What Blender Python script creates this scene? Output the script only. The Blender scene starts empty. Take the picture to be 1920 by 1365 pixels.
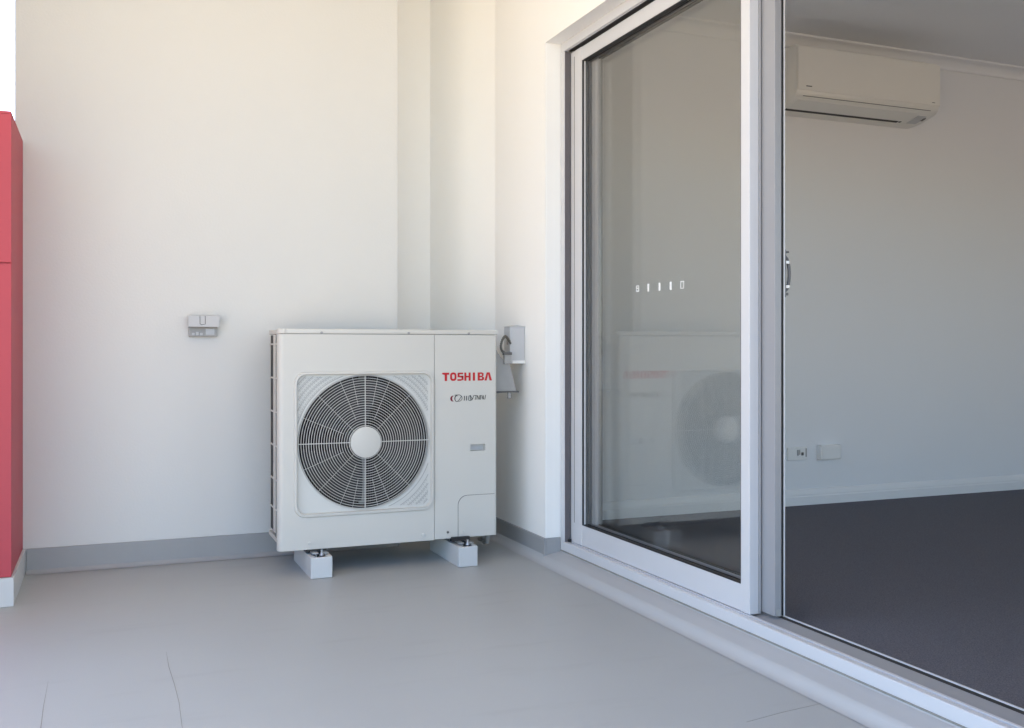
import bpy, bmesh, math, random
from mathutils import Vector, Matrix, Euler
random.seed(7)
PI = math.pi
sc = bpy.context.scene
COL = sc.collection

# ---------------------------------------------------------------- camera, sky, sun, exposure
cam_d = bpy.data.cameras.new('camera')
cam = bpy.data.objects.new('camera', cam_d); COL.objects.link(cam)
cam.location = (0, 0, 0.88)
cam.rotation_euler = (math.radians(90), 0, math.radians(-22.3))
cam_d.lens = 34.86; cam_d.sensor_width = 36; cam_d.sensor_fit = 'HORIZONTAL'
cam_d.shift_y = -0.0143
cam_d.clip_start = 0.05; cam_d.clip_end = 2000
sc.camera = cam

SUN_EL, SUN_AZ = math.radians(52), math.radians(-28)     # azimuth from +Y towards +X
world = bpy.data.worlds.new('World'); sc.world = world; world.use_nodes = True
wn = world.node_tree.nodes; wl = world.node_tree.links
bg = wn['Background']
sky = wn.new('ShaderNodeTexSky'); sky.sky_type = 'NISHITA'; sky.sun_disc = False
sky.sun_elevation = SUN_EL; sky.sun_rotation = SUN_AZ
sky.dust_density = 0.6; sky.ozone_density = 2.0; sky.air_density = 1.0
wl.new(sky.outputs[0], bg.inputs['Color']); bg.inputs['Strength'].default_value = 0.15

sun_d = bpy.data.lights.new('sun', 'SUN'); sun_d.energy = 5.0; sun_d.angle = math.radians(0.5)
sun_d.color = (1.0, 0.91, 0.79)
sun = bpy.data.objects.new('sun', sun_d); COL.objects.link(sun)
sdir = Vector((math.sin(SUN_AZ) * math.cos(SUN_EL), math.cos(SUN_AZ) * math.cos(SUN_EL), math.sin(SUN_EL)))
sun.rotation_euler = sdir.to_track_quat('Z', 'Y').to_euler()
sun.location = sdir * 30

vs = sc.view_settings
vs.view_transform = 'Standard'; vs.look = 'None'; vs.gamma = 1.0; vs.use_curve_mapping = False
vs.exposure = 2.06
cy = sc.cycles
cy.use_denoising = True
try:
    cy.denoiser = 'OPENIMAGEDENOISE'; cy.denoising_input_passes = 'RGB_ALBEDO_NORMAL'
except Exception: pass
cy.max_bounces = 14; cy.diffuse_bounces = 10; cy.glossy_bounces = 6; cy.transparent_max_bounces = 24
cy.caustics_reflective = False; cy.caustics_refractive = False
cy.sample_clamp_indirect = 6

# ---------------------------------------------------------------- materials
def mat(name, col, rough=0.6, metal=0.0, noise=0.0, nscale=6.0, bump=0.0, bscale=200.0, spec=0.5, col2=None, stretch=None):
    m = bpy.data.materials.new(name); m.use_nodes = True
    nt = m.node_tree; N = nt.nodes; L = nt.links
    b = N['Principled BSDF']
    b.inputs['Base Color'].default_value = (*col, 1)
    b.inputs['Roughness'].default_value = rough
    b.inputs['Metallic'].default_value = metal
    b.inputs['Specular IOR Level'].default_value = spec
    tc = N.new('ShaderNodeTexCoord')
    src = tc.outputs['Object']
    if stretch:
        mp = N.new('ShaderNodeMapping'); mp.inputs['Scale'].default_value = stretch
        L.new(src, mp.inputs['Vector']); src = mp.outputs['Vector']
    if noise or col2:
        nz = N.new('ShaderNodeTexNoise'); nz.inputs['Scale'].default_value = nscale
        nz.inputs['Detail'].default_value = 6; nz.inputs['Roughness'].default_value = 0.6
        L.new(src, nz.inputs['Vector'])
        rp = N.new('ShaderNodeValToRGB')
        rp.color_ramp.elements[0].position = 0.3; rp.color_ramp.elements[1].position = 0.7
        c2 = col2 if col2 else tuple(min(1, c * (1 + noise)) for c in col)
        c1 = col if col2 else tuple(c * (1 - noise) for c in col)
        rp.color_ramp.elements[0].color = (*c1, 1); rp.color_ramp.elements[1].color = (*c2, 1)
        L.new(nz.outputs['Fac'], rp.inputs['Fac']); L.new(rp.outputs['Color'], b.inputs['Base Color'])
        mr = N.new('ShaderNodeMapRange')
        mr.inputs['To Min'].default_value = max(0.02, rough - 0.06); mr.inputs['To Max'].default_value = min(1, rough + 0.06)
        L.new(nz.outputs['Fac'], mr.inputs['Value']); L.new(mr.outputs['Result'], b.inputs['Roughness'])
    if bump:
        n2 = N.new('ShaderNodeTexNoise'); n2.inputs['Scale'].default_value = bscale
        n2.inputs['Detail'].default_value = 4
        L.new(src, n2.inputs['Vector'])
        bp = N.new('ShaderNodeBump'); bp.inputs['Strength'].default_value = bump; bp.inputs['Distance'].default_value = 0.002
        L.new(n2.outputs['Fac'], bp.inputs['Height']); L.new(bp.outputs['Normal'], b.inputs['Normal'])
    return m

def floor_mat():
    m = mat('floor_coating', (0.430, 0.447, 0.448), 0.44, noise=0.03, nscale=1.3, bump=0.05, bscale=90)
    nt = m.node_tree; N = nt.nodes; L = nt.links
    b = N['Principled BSDF']; ramp = [n for n in N if n.type == 'VALTORGB'][0]
    tc = [n for n in N if n.type == 'TEX_COORD'][0]
    # fine speckle and faint scuffs that belong to the coating itself
    sp = N.new('ShaderNodeTexNoise'); sp.inputs['Scale'].default_value = 420; sp.inputs['Detail'].default_value = 2
    L.new(tc.outputs['Object'], sp.inputs['Vector'])
    r2 = N.new('ShaderNodeMapRange'); r2.inputs['From Min'].default_value = 0.3; r2.inputs['From Max'].default_value = 0.7
    r2.inputs['To Min'].default_value = 0.95; r2.inputs['To Max'].default_value = 1.04
    L.new(sp.outputs['Fac'], r2.inputs['Value'])
    mx = N.new('ShaderNodeMix'); mx.data_type = 'RGBA'; mx.blend_type = 'MULTIPLY'; mx.inputs['Factor'].default_value = 1
    L.new(ramp.outputs['Color'], mx.inputs[6]); L.new(r2.outputs['Result'], mx.inputs[7])
    mus = N.new('ShaderNodeTexNoise'); mus.inputs['Scale'].default_value = 5; mus.inputs['Detail'].default_value = 8
    mp = N.new('ShaderNodeMapping'); mp.inputs['Scale'].default_value = (0.5, 2.2, 1); mp.inputs['Rotation'].default_value = (0, 0, 0.5)
    L.new(tc.outputs['Object'], mp.inputs['Vector']); L.new(mp.outputs['Vector'], mus.inputs['Vector'])
    r3 = N.new('ShaderNodeMapRange'); r3.inputs['From Min'].default_value = 0.58; r3.inputs['From Max'].default_value = 0.75
    r3.inputs['To Min'].default_value = 1.0; r3.inputs['To Max'].default_value = 0.93
    L.new(mus.outputs['Fac'], r3.inputs['Value'])
    m2 = N.new('ShaderNodeMix'); m2.data_type = 'RGBA'; m2.blend_type = 'MULTIPLY'; m2.inputs['Factor'].default_value = 1
    L.new(mx.outputs[2], m2.inputs[6]); L.new(r3.outputs['Result'], m2.inputs[7])
    L.new(m2.outputs[2], b.inputs['Base Color'])
    return m

def glass_mat():
    m = bpy.data.materials.new('clear_glass'); m.use_nodes = True
    nt = m.node_tree; N = nt.nodes; L = nt.links; N.clear()
    out = N.new('ShaderNodeOutputMaterial')
    tr = N.new('ShaderNodeBsdfTransparent'); tr.inputs['Color'].default_value = (0.955, 0.955, 0.945, 1)
    gl = N.new('ShaderNodeBsdfGlossy'); gl.inputs['Roughness'].default_value = 0.0
    geo = N.new('ShaderNodeNewGeometry')
    ior = N.new('ShaderNodeMapRange'); ior.inputs['To Min'].default_value = 1.5; ior.inputs['To Max'].default_value = 1 / 1.5
    L.new(geo.outputs['Backfacing'], ior.inputs['Value'])
    fr = N.new('ShaderNodeFresnel'); L.new(ior.outputs['Result'], fr.inputs['IOR'])
    mx = N.new('ShaderNodeMixShader')
    L.new(fr.outputs['Fac'], mx.inputs['Fac']); L.new(tr.outputs[0], mx.inputs[1]); L.new(gl.outputs[0], mx.inputs[2])
    L.new(mx.outputs[0], out.inputs['Surface'])
    return m

M = dict(
    plaster_lit=mat('white_render_lit', (0.91, 0.912, 0.90), 0.85, noise=0.012, nscale=1.5, bump=0.22, bscale=110, spec=0.3),  # same white render, made whiter so door and recess walls look brighter lit
    plaster=mat('white_render_shaded', (0.665, 0.675, 0.672), 0.85, noise=0.012, nscale=1.5, bump=0.22, bscale=110, spec=0.3),  # same render toned down so the back wall looks less lit
    ceil=mat('ceiling_paint', (0.82, 0.77, 0.68), 0.9, noise=0.01, nscale=2, spec=0.3),
    room=mat('room_paint', (0.775, 0.785, 0.805), 0.75, noise=0.008, nscale=1.2, bump=0.05, bscale=160, spec=0.3),
    trim=mat('trim_gloss', (0.80, 0.80, 0.80), 0.35, noise=0.01, nscale=4),
    floor=floor_mat(),
    skirt=mat('grey_skirting', (0.33, 0.335, 0.345), 0.5, noise=0.04, nscale=2.5, bump=0.05, bscale=90),
    kerb=mat('grey_kerb', (0.46, 0.465, 0.475), 0.45, noise=0.03, nscale=3, bump=0.04, bscale=90),
    joint=mat('joint_grout', (0.27, 0.26, 0.235), 0.9, noise=0.15, nscale=40),
    carpet=mat('charcoal_carpet', (0.145, 0.145, 0.165), 0.95, noise=0.35, nscale=260, bump=0.9, bscale=420, spec=0.1),
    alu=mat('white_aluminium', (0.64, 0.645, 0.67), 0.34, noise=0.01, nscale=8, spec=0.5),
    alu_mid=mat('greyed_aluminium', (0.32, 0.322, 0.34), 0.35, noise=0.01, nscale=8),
    jambdark=mat('jamb_channel', (0.12, 0.11, 0.12), 0.45, noise=0.05, nscale=20),
    alu_in=mat('grey_aluminium', (0.42, 0.42, 0.43), 0.4, noise=0.02, nscale=8),
    gasket=mat('black_gasket', (0.015, 0.015, 0.017), 0.6, noise=0.1, nscale=50),
    track=mat('dark_track', (0.05, 0.05, 0.055), 0.5, noise=0.1, nscale=30),
    acw=mat('unit_paint', (0.61, 0.595, 0.56), 0.42, noise=0.008, nscale=3, bump=0.03, bscale=500),
    acw2=mat('unit_grille_paint', (0.62, 0.62, 0.60), 0.45, noise=0.01, nscale=5),
    seam=mat('seam_shadow_gap', (0.12, 0.12, 0.12), 0.8, noise=0.05, nscale=30),
    black=mat('cavity_black', (0.012, 0.012, 0.014), 0.85, noise=0.1, nscale=20),
    blade=mat('fan_blade_plastic', (0.035, 0.037, 0.043), 0.45, noise=0.08, nscale=15),
    fin=mat('coil_fins', (0.024, 0.023, 0.023), 0.6, metal=0.0, noise=0.25, nscale=60, stretch=(1, 8, 0.3)),
    galv=mat('galvanised_steel', (0.45, 0.46, 0.48), 0.35, metal=0.8, noise=0.12, nscale=40),
    block=mat('pvc_block', (0.60, 0.61, 0.62), 0.6, noise=0.02, nscale=12, bump=0.05, bscale=150),
    rubber=mat('dark_rubber', (0.02, 0.02, 0.022), 0.7, noise=0.1, nscale=40),
    redp=mat('red_letter_paint', (0.50, 0.004, 0.012), 0.4, noise=0.03, nscale=60),
    darkred=mat('dark_red_print', (0.20, 0.005, 0.02), 0.4, noise=0.03, nscale=60),
    ink=mat('black_print', (0.015, 0.018, 0.02), 0.4, noise=0.05, nscale=60),
    red=mat('red_cladding', (0.46, 0.055, 0.080), 0.55, noise=0.05, nscale=3, bump=0.03, bscale=120),
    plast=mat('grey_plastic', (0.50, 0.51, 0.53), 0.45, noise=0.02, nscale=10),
    plast2=mat('darker_grey_plastic', (0.34, 0.34, 0.34), 0.5, noise=0.04, nscale=20),  # darker grey for slots, screws, pipes and small fittings
    white=mat('white_plastic', (0.78, 0.78, 0.77), 0.4, noise=0.01, nscale=8),
    indoor=mat('indoor_unit_plastic', (0.76, 0.75, 0.71), 0.35, noise=0.01, nscale=4),
    conduit=mat('flex_conduit', (0.11, 0.11, 0.10), 0.5, noise=0.2, nscale=60),
    steel=mat('dark_handle_paint', (0.13, 0.13, 0.14), 0.4, metal=0.0, noise=0.1, nscale=50),
    chrome=mat('white_handle_mount', (0.85, 0.85, 0.85), 0.3, metal=0.0, noise=0.02, nscale=50),
    mark=mat('white_vinyl', (0.85, 0.86, 0.87), 0.5, noise=0.02, nscale=90),
    glass=glass_mat(),
    ground=mat('paved_ground', (0.46, 0.37, 0.26), 0.9, noise=0.12, nscale=0.6, bump=0.3, bscale=30),
)

# ---------------------------------------------------------------- helpers
def merge(dst, src, mtx=None):
    if mtx is not None: bmesh.ops.transform(src, matrix=mtx, verts=src.verts)
    me = bpy.data.meshes.new('tmp'); src.to_mesh(me); src.free(); dst.from_mesh(me); bpy.data.meshes.remove(me)

def box(bm, x0, x1, y0, y1, z0, z1, bev=0.0, seg=2):
    t = bmesh.new(); bmesh.ops.create_cube(t, size=1)
    bmesh.ops.scale(t, vec=(x1 - x0, y1 - y0, z1 - z0), verts=t.verts)
    bmesh.ops.translate(t, vec=((x0 + x1) / 2, (y0 + y1) / 2, (z0 + z1) / 2), verts=t.verts)
    if bev: bmesh.ops.bevel(t, geom=list(t.edges), offset=bev, segments=seg, profile=0.5, affect='EDGES')
    merge(bm, t)

def extrude_profile(bm, pts, axis, a0, a1, bev=0.0):
    """closed 2D profile swept along an axis. axis 'x': pts=(y,z); 'y': (x,z); 'z': (x,y)"""
    t = bmesh.new()
    def P(p, a):
        return {'x': (a, p[0], p[1]), 'y': (p[0], a, p[1]), 'z': (p[0], p[1], a)}[axis]
    v0 = [t.verts.new(P(p, a0)) for p in pts]; v1 = [t.verts.new(P(p, a1)) for p in pts]
    n = len(pts)
    for i in range(n): t.faces.new((v0[i], v0[(i + 1) % n], v1[(i + 1) % n], v1[i]))
    t.faces.new(v0[::-1]); t.faces.new(v1)
    bmesh.ops.recalc_face_normals(t, faces=t.faces)
    if bev:
        es = [e for e in t.edges if any(len(f.verts) == n for f in e.link_faces)] if n != 4 else list(t.edges)
        bmesh.ops.bevel(t, geom=es, offset=bev, segments=2, profile=0.5, affect='EDGES')
    merge(bm, t)

def tube(bm, pts, r, n=8, closed=False, cap=True):
    pts = [Vector(p) for p in pts]; m = len(pts); rings = []
    up0 = None
    for i, p in enumerate(pts):
        a = pts[(i - 1) % m] if (closed or i) else p
        b = pts[(i + 1) % m] if (closed or i < m - 1) else p
        d = (b - a).normalized()
        ref = Vector((0, 1, 0)) if abs(d.y) < 0.9 else Vector((1, 0, 0))
        if up0 is not None and (up0 - d * up0.dot(d)).length > 0.3: ref = up0
        u = (ref - d * ref.dot(d)).normalized(); w = d.cross(u); up0 = u
        rings.append([bm.verts.new(p + (u * math.cos(2 * PI * k / n) + w * math.sin(2 * PI * k / n)) * r) for k in range(n)])
    for i in range(m if closed else m - 1):
        A, B = rings[i], rings[(i + 1) % m]
        for k in range(n): bm.faces.new((A[k], A[(k + 1) % n], B[(k + 1) % n], B[k]))
    if cap and not closed:
        bm.faces.new(rings[0][::-1]); bm.faces.new(rings[-1])

def cyl(bm, c, r, h, axis='z', n=24, r2=None, bev=0.0):
    t = bmesh.new(); bmesh.ops.create_cone(t, cap_ends=True, segments=n, radius1=r, radius2=r if r2 is None else r2, depth=h)
    if bev: bmesh.ops.bevel(t, geom=[e for e in t.edges if len([f for f in e.link_faces if len(f.verts) > 4])], offset=bev, segments=2, profile=0.5, affect='EDGES')
    R = {'z': Matrix(), 'y': Matrix.Rotation(PI / 2, 4, 'X'), 'x': Matrix.Rotation(PI / 2, 4, 'Y')}[axis]
    merge(bm, t, Matrix.Translation(c) @ R)

ORIG = {}
def obj(name, bm, m, parent=None, smooth=False, origin=None, label=None, fix=True):
    """link a bmesh given in world coordinates as one mesh object, origin at its parent's thing"""
    if fix: bmesh.ops.recalc_face_normals(bm, faces=bm.faces)
    o0 = Vector(ORIG.get(parent.name, (0, 0, 0))) if parent else Vector(origin or (0, 0, 0))
    bmesh.ops.translate(bm, vec=-o0, verts=bm.verts)
    me = bpy.data.meshes.new(name); bm.to_mesh(me); bm.free()
    me.materials.append(m)
    if smooth:
        for p in me.polygons: p.use_smooth = True
        me.set_sharp_from_angle(angle=math.radians(38))
    o = bpy.data.objects.new(name, me); COL.objects.link(o)
    if parent: o.parent = parent
    else: o.location = o0
    ORIG[o.name] = tuple(o0)
    if label: o['label'] = label
    return o

def tag(o, label=None, cat=None, group=None, kind=None):
    if label: o['label'] = label
    if cat: o['category'] = cat
    if group: o['group'] = group
    if kind: o['kind'] = kind
    return o

def thing(name, label, cat, loc, group=None):
    o = bpy.data.objects.new(name, None); COL.objects.link(o); o.location = loc
    o.empty_display_size = 0.1
    ORIG[o.name] = tuple(loc)
    return tag(o, label, cat, group)

def simple(name, m, parent, *boxes, bev=0.0, **k):
    bm = bmesh.new()
    for b in boxes: box(bm, *b, bev=bev)
    return obj(name, bm, m, parent, **k)

# shared dimensions (metres)
YW, XL, XR, XWALL = 4.31, -0.326, 1.212, 1.683      # back wall plane, its left end, its recess edge, door wall face
YREC = 4.80
XF = 1.75                                           # outer face of the door frame
YJ = 3.74                                           # wall return beside the door
ZH = 2.148                                          # underside of the opening
XIN = 1.92                                          # inner face of the door wall
YR = 4.20                                           # room wall
ZC, ZI, ZR = 3.05, 0.07, 2.50                       # balcony ceiling, carpet, room ceiling
YN = 1.15                                           # near end of the opening

# ---------------------------------------------------------------- ground, floor, ceilings
bm = bmesh.new(); box(bm, -300, 300, -300, 300, -0.6, -0.3)
tag(obj('ground', bm, M['ground']), kind='structure')
bm = bmesh.new(); box(bm, -1.0, XIN, -2.4, 5.6, -0.28, 0.0)
fl = tag(obj('balcony_floor', bm, M['floor']), kind='structure')

def joint(pts, w):
    """a hairline tile joint: a shallow strip of grout following pts (x, y), tapering to its ends"""
    bm = bmesh.new(); n = len(pts); L = []
    for i, (x, y) in enumerate(pts):
        a = Vector(pts[max(0, i - 1)]); b = Vector(pts[min(n - 1, i + 1)]); d = (b - a).normalized()
        s = w[i] / 2; nx, ny = -d.y, d.x
        L.append([bm.verts.new((x + nx * s, y + ny * s, 0.0004)), bm.verts.new((x, y, 0.0008)), bm.verts.new((x - nx * s, y - ny * s, 0.0004))])
    for A, B in zip(L, L[1:]):
        bm.faces.new((A[0], A[1], B[1], B[0])); bm.faces.new((A[1], A[2], B[2], B[1]))
    o = obj('floor_joint', bm, M['joint'], fl)
joint([(-0.140, 2.9), (-0.141, 2.7), (-0.138, 2.5), (-0.136, 2.3), (-0.134, 2.0), (-0.134, 1.6)], [0.0003, 0.0012, 0.0018, 0.0022, 0.0026, 0.0026])
joint([(0.164, 3.05), (0.163, 2.9), (0.168, 2.75), (0.170, 2.6), (0.165, 2.4), (0.164, 2.25)], [0.0003, 0.0012, 0.0013, 0.0010, 0.0008, 0.0002])
joint([(1.40, 1.955), (1.52, 1.975), (1.62, 1.985), (1.68, 1.99)], [0.0003, 0.0012, 0.0012, 0.0003])
bm = bmesh.new()
for a, b, c in ((0.10, 2.328, 0.004), (0.104, 2.331, 0.003), (0.096, 2.330, 0.002)):
    cyl(bm, (a, b, 0.0006), c, 0.0012, 'z', 7)
obj('floor_mark', bm, M['joint'], fl)

bm = bmesh.new(); box(bm, -1.8, XWALL - 0.001, 0.2, 5.30, ZC, ZC + 0.2)
tag(obj('balcony_ceiling', bm, M['ceil']), kind='structure')

# ---------------------------------------------------------------- walls
def wall_thing(name, label, loc): return thing(name, label, 'wall', loc)

w = wall_thing('back_wall', 'white rendered wall behind the outdoor unit carrying the grey power outlet', (0.45, YW, 0))
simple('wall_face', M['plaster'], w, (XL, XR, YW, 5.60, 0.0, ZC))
simple('skirting', M['skirt'], w, (-0.285, XR + 0.006, YW - 0.010, YW - 0.0005, 0.001, 0.10), bev=0.0015)
# soft mortar fillet where skirting meets floor
bm = bmesh.new(); extrude_profile(bm, [(YW - 0.011, 0.0012), (YW - 0.030, 0.0012), (YW - 0.018, 0.006), (YW - 0.011, 0.018)], 'x', -0.285, XR)
obj('floor_fillet', bm, M['skirt'], w, smooth=True)

XS = 1.5225                                          # where the splayed wall meets the recess; splay angle chosen to catch light
w = wall_thing('recess_wall', 'narrow strip of white wall set back between the long wall and the bright corner', (1.36, YREC, 0))
simple('wall_face', M['plaster_lit'], w, (XR + 0.0005, XS - 0.0005, YREC, 5.60, 0.0, ZC))

w = wall_thing('door_wall', 'brightly lit white wall to the left of the sliding door with the isolator box', (XWALL, 4.5, 0))
simple('wall_face', M['plaster_lit'], w, (XWALL, XIN, YN, YJ, ZH, ZC + 0.3), (XWALL, XIN, -2.4, YN, 0.0, ZC + 0.3))
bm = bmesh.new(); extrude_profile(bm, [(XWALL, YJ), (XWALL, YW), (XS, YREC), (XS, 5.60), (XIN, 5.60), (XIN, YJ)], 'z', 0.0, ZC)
obj('wall_return', bm, M['plaster_lit'], w)
def wall_strip(name, prof, m, pts, smooth=False):
    """sweep a profile (distance out from the wall, height) along wall points (x, y)"""
    bm = bmesh.new(); rows = []
    for i, p in enumerate(pts):
        a = Vector(pts[max(0, i - 1)]); b = Vector(pts[min(len(pts) - 1, i + 1)]); d = (b - a).normalized(); nx, ny = -d.y, d.x
        rows.append([bm.verts.new((p[0] + nx * o_, p[1] + ny * o_, z)) for o_, z in prof])
    k = len(prof)
    for A, B in zip(rows, rows[1:]):
        for i in range(k): bm.faces.new((A[i], A[(i + 1) % k], B[(i + 1) % k], B[i]))
    bm.faces.new(rows[0][::-1]); bm.faces.new(rows[-1])
    return obj(name, bm, m, w, smooth=smooth)
run_ = [(XWALL, YJ - 0.010), (XWALL, YW), (XS, YREC - 0.001)]
wall_strip('skirting', [(0.0005, 0.001), (0.010, 0.001), (0.010, 0.099), (0.009, 0.10), (0.0005, 0.10)], M['skirt'], run_)
simple('skirting', M['skirt'], w, (XWALL + 0.0005, XF - 0.001, YJ - 0.010, YJ - 0.0005, 0.026, 0.10), bev=0.0012)
wall_strip('floor_fillet', [(0.042, 0.0012), (0.030, 0.004), (0.020, 0.010), (0.013, 0.020), (0.0101, 0.034), (0.0101, 0.0012)], M['kerb'], [(XWALL, YJ - 0.004), (XWALL, YW), (XS, YREC - 0.001)], smooth=True)

# kerb under the door: sloped top ledge, rounded nosing running to the floor
bm = bmesh.new()
prof = [(XWALL - 0.042, 0.0012), (XWALL - 0.030, 0.004), (XWALL - 0.021, 0.010), (XWALL - 0.014, 0.020), (XWALL - 0.008, 0.028), (XWALL + 0.002, 0.032),
        (XF - 0.004, 0.042), (XF - 0.002, 0.046), (XIN, 0.046), (XIN, 0.0012)]
extrude_profile(bm, prof, 'y', YN, YJ - 0.004)
kb = obj('door_kerb', bm, M['kerb'], None, smooth=True, origin=(XWALL, 2.4, 0))
tag(kb, 'low grey coved kerb running along the foot of the sliding door', 'kerb')

# ---------------------------------------------------------------- the room beyond
bm = bmesh.new(); box(bm, XF + 0.1215, 6.6, -0.6, YR + 0.02, -0.1, ZI)
tag(obj('carpet', bm, M['carpet']), kind='structure')
bm = bmesh.new(); box(bm, XIN, 6.6, -0.6, YR + 0.02, ZR, ZR + 0.2)
tag(obj('room_ceiling', bm, M['room']), kind='structure')
w = wall_thing('room_wall', 'pale grey painted wall inside the room carrying the split unit and sockets', (3.8, YR, ZI))
simple('wall_face', M['room'], w, (XIN, 6.6, YR, YR + 0.15, ZI, ZR))
bm = bmesh.new()
prof = [(YR - 0.0005, ZI + 0.001), (YR - 0.016, ZI + 0.001), (YR - 0.016, ZI + 0.044), (YR - 0.013, ZI + 0.050), (YR - 0.013, ZI + 0.056), (YR - 0.009, ZI + 0.072), (YR - 0.005, ZI + 0.082), (YR - 0.0005, ZI + 0.084)]
extrude_profile(bm, prof, 'x', XIN + 0.001, 6.55)
obj('skirting_board', bm, M['trim'], w)
bm = bmesh.new()
prof = [(YR - 0.0005, ZR - 0.064), (YR - 0.008, ZR - 0.064), (YR - 0.011, ZR - 0.057)]
for k in range(7):
    a = PI / 2 * k / 6
    prof.append((YR - 0.011 - 0.041 * (1 - math.cos(a)), ZR - 0.054 + 0.041 * math.sin(a)))
prof += [(YR - 0.058, ZR - 0.010), (YR - 0.060, ZR - 0.0005), (YR - 0.0005, ZR - 0.0005)]
extrude_profile(bm, prof, 'x', XIN + 0.001, 6.55)
obj('cornice', bm, M['room'], w, smooth=True)
w = wall_thing('far_room_wall', 'plain wall closing the far right side of the carpeted room', (6.45, 1.3, ZI))
simple('wall_face', M['room'], w, (6.45, 6.6, -0.6, YR, ZI, ZR))
w = wall_thing('near_room_wall', 'plain near wall of the room with an unseen opening added to light it', (4.0, -1.5, ZI))
simple('wall_face', M['room'], w, (XIN, 3.1, -0.6, -0.45, ZI, ZR), (5.6, 6.45, -0.6, -0.45, ZI, ZR), (3.1, 5.6, -0.6, -0.45, 2.1, ZR))  # gap between the pieces is added to bring daylight into the room

w = wall_thing('light_blocking_wall', 'unseen white wall added on the left to block light', (-1.08, 2.4, 0))  # added out of view to keep left light off the back wall
simple('wall_face', M['plaster'], w, (-0.7, -0.6005, 3.45, YW + 0.6, 0.0, ZC))
# ---------------------------------------------------------------- red pier at the left
w = thing('red_pier', 'red clad pier with a pale grey base at the left end of the wall', 'pier', (-0.45, 4.05, 0))
simple('core', M['red'], w, (-0.599, -0.308, 3.80, YW - 0.001, 0.001, 1.68))
simple('panel', M['red'], w, (-0.599, -0.298, 3.79, 3.7995, 0.1015, 1.172), bev=0.001)
simple('panel', M['red'], w, (-0.599, -0.298, 3.79, 3.7995, 1.178, 1.685), bev=0.001)
simple('panel', M['red'], w, (-0.3075, -0.298, 3.80, YW - 0.0015, 0.1015, 1.685), bev=0.001)
simple('coping', M['red'], w, (-0.599, -0.298, 3.79, YW - 0.0015, 1.6855, 1.695), bev=0.001)
simple('base', M['block'], w, (-0.599, -0.290, 3.783, 3.799, 0.001, 0.10), (-0.3075, -0.290, 3.80, YW - 0.011, 0.001, 0.10), bev=0.001)

# ---------------------------------------------------------------- sliding door
door = thing('sliding_door', 'white aluminium sliding glass door standing half open', 'door', (XF + 0.06, 2.45, 0.046))
YF1 = 3.732
# outer frame
bm = bmesh.new()
box(bm, XF, XF + 0.0035, 3.70, YF1, 0.085, 2.109, bev=0.0008)                    # outer lip of jamb
box(bm, XF + 0.0035, 1.90, 3.715, YF1, 0.085, 2.109, bev=0.001)                 # jamb body
box(bm, XF + 0.075, XF + 0.079, 3.698, 3.715, 0.085, 2.109)
obj('jamb', bm, M['alu'], door)
bm = bmesh.new()
box(bm, XF, 1.90, YN + 0.002, YN + 0.018, 0.085, 2.109, bev=0.001); box(bm, XF, XF + 0.015, YN + 0.018, YN + 0.034, 0.085, 2.109, bev=0.001)
obj('jamb', bm, M['alu'], door)
bm = bmesh.new()
box(bm, XF, XF + 0.015, YN + 0.002, YF1, 2.110, ZH - 0.001, bev=0.001)
box(bm, XF + 0.015, 1.90, YN + 0.002, YF1, 2.132, ZH - 0.001, bev=0.001)
box(bm, XF + 0.060, XF + 0.064, YN + 0.002, YF1, 2.105, 2.132)
obj('head', bm, M['alu'], door)
simple('jamb_channel', M['jambdark'], door, (XF + 0.0040, XF + 0.0290, 3.6995, 3.7145, 0.0865, 2.108))
simple('head_channel', M['track'], door, (XF + 0.016, XF + 0.059, YN + 0.04, 3.714, 2.118, 2.1315))
# sill with tracks
bm = bmesh.new()
prof = [(XF, 0.048), (XF, 0.083), (XF + 0.002, 0.085), (XF + 0.019, 0.085), (XF + 0.020, 0.075), (XF + 0.026, 0.075), (XF + 0.027, 0.086), (XF + 0.036, 0.086),
        (XF + 0.038, 0.076), (XF + 0.116, 0.076), (XF + 0.116, 0.0885), (XF + 0.121, 0.0885), (XF + 0.121, 0.048)]
extrude_profile(bm, prof, 'y', YN + 0.002, YF1)
sill = obj('sill', bm, M['alu'], door)
bm = bmesh.new(); extrude_profile(bm, [(XF + 0.0385, 0.0765), (XF + 0.0385, 0.0790), (XF + 0.100, 0.0845), (XF + 0.100, 0.0765)], 'y', YN + 0.02, 3.70)
obj('sill_ramp', bm, M['alu_mid'], sill)
simple('groove_shade', M['gasket'], sill, (XF + 0.1005, XF + 0.1157, YN + 0.02, 3.70, 0.0765, 0.0855))  # solid black strip drawn in place of the groove's deep shade
simple('sill_seal', M['joint'], sill, (XF - 0.004, XF - 0.0005, YN + 0.002, YF1, 0.046, 0.050))
simple('end_block', M['rubber'], sill, (XF + 0.016, XF + 0.027, 3.688, 3.6975, 0.0865, 0.098))
# room side reveals
simple('reveal_liner', M['trim'], door, (1.9005, XIN + 0.004, 3.725, YJ - 0.0005, ZI + 0.001, 2.132), (1.9005, XIN + 0.004, YN + 0.001, YN + 0.012, ZI + 0.007, 2.132), (1.9005, XIN + 0.004, YN + 0.001, YJ - 0.0005, 2.1325, ZH - 0.0005))

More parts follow.
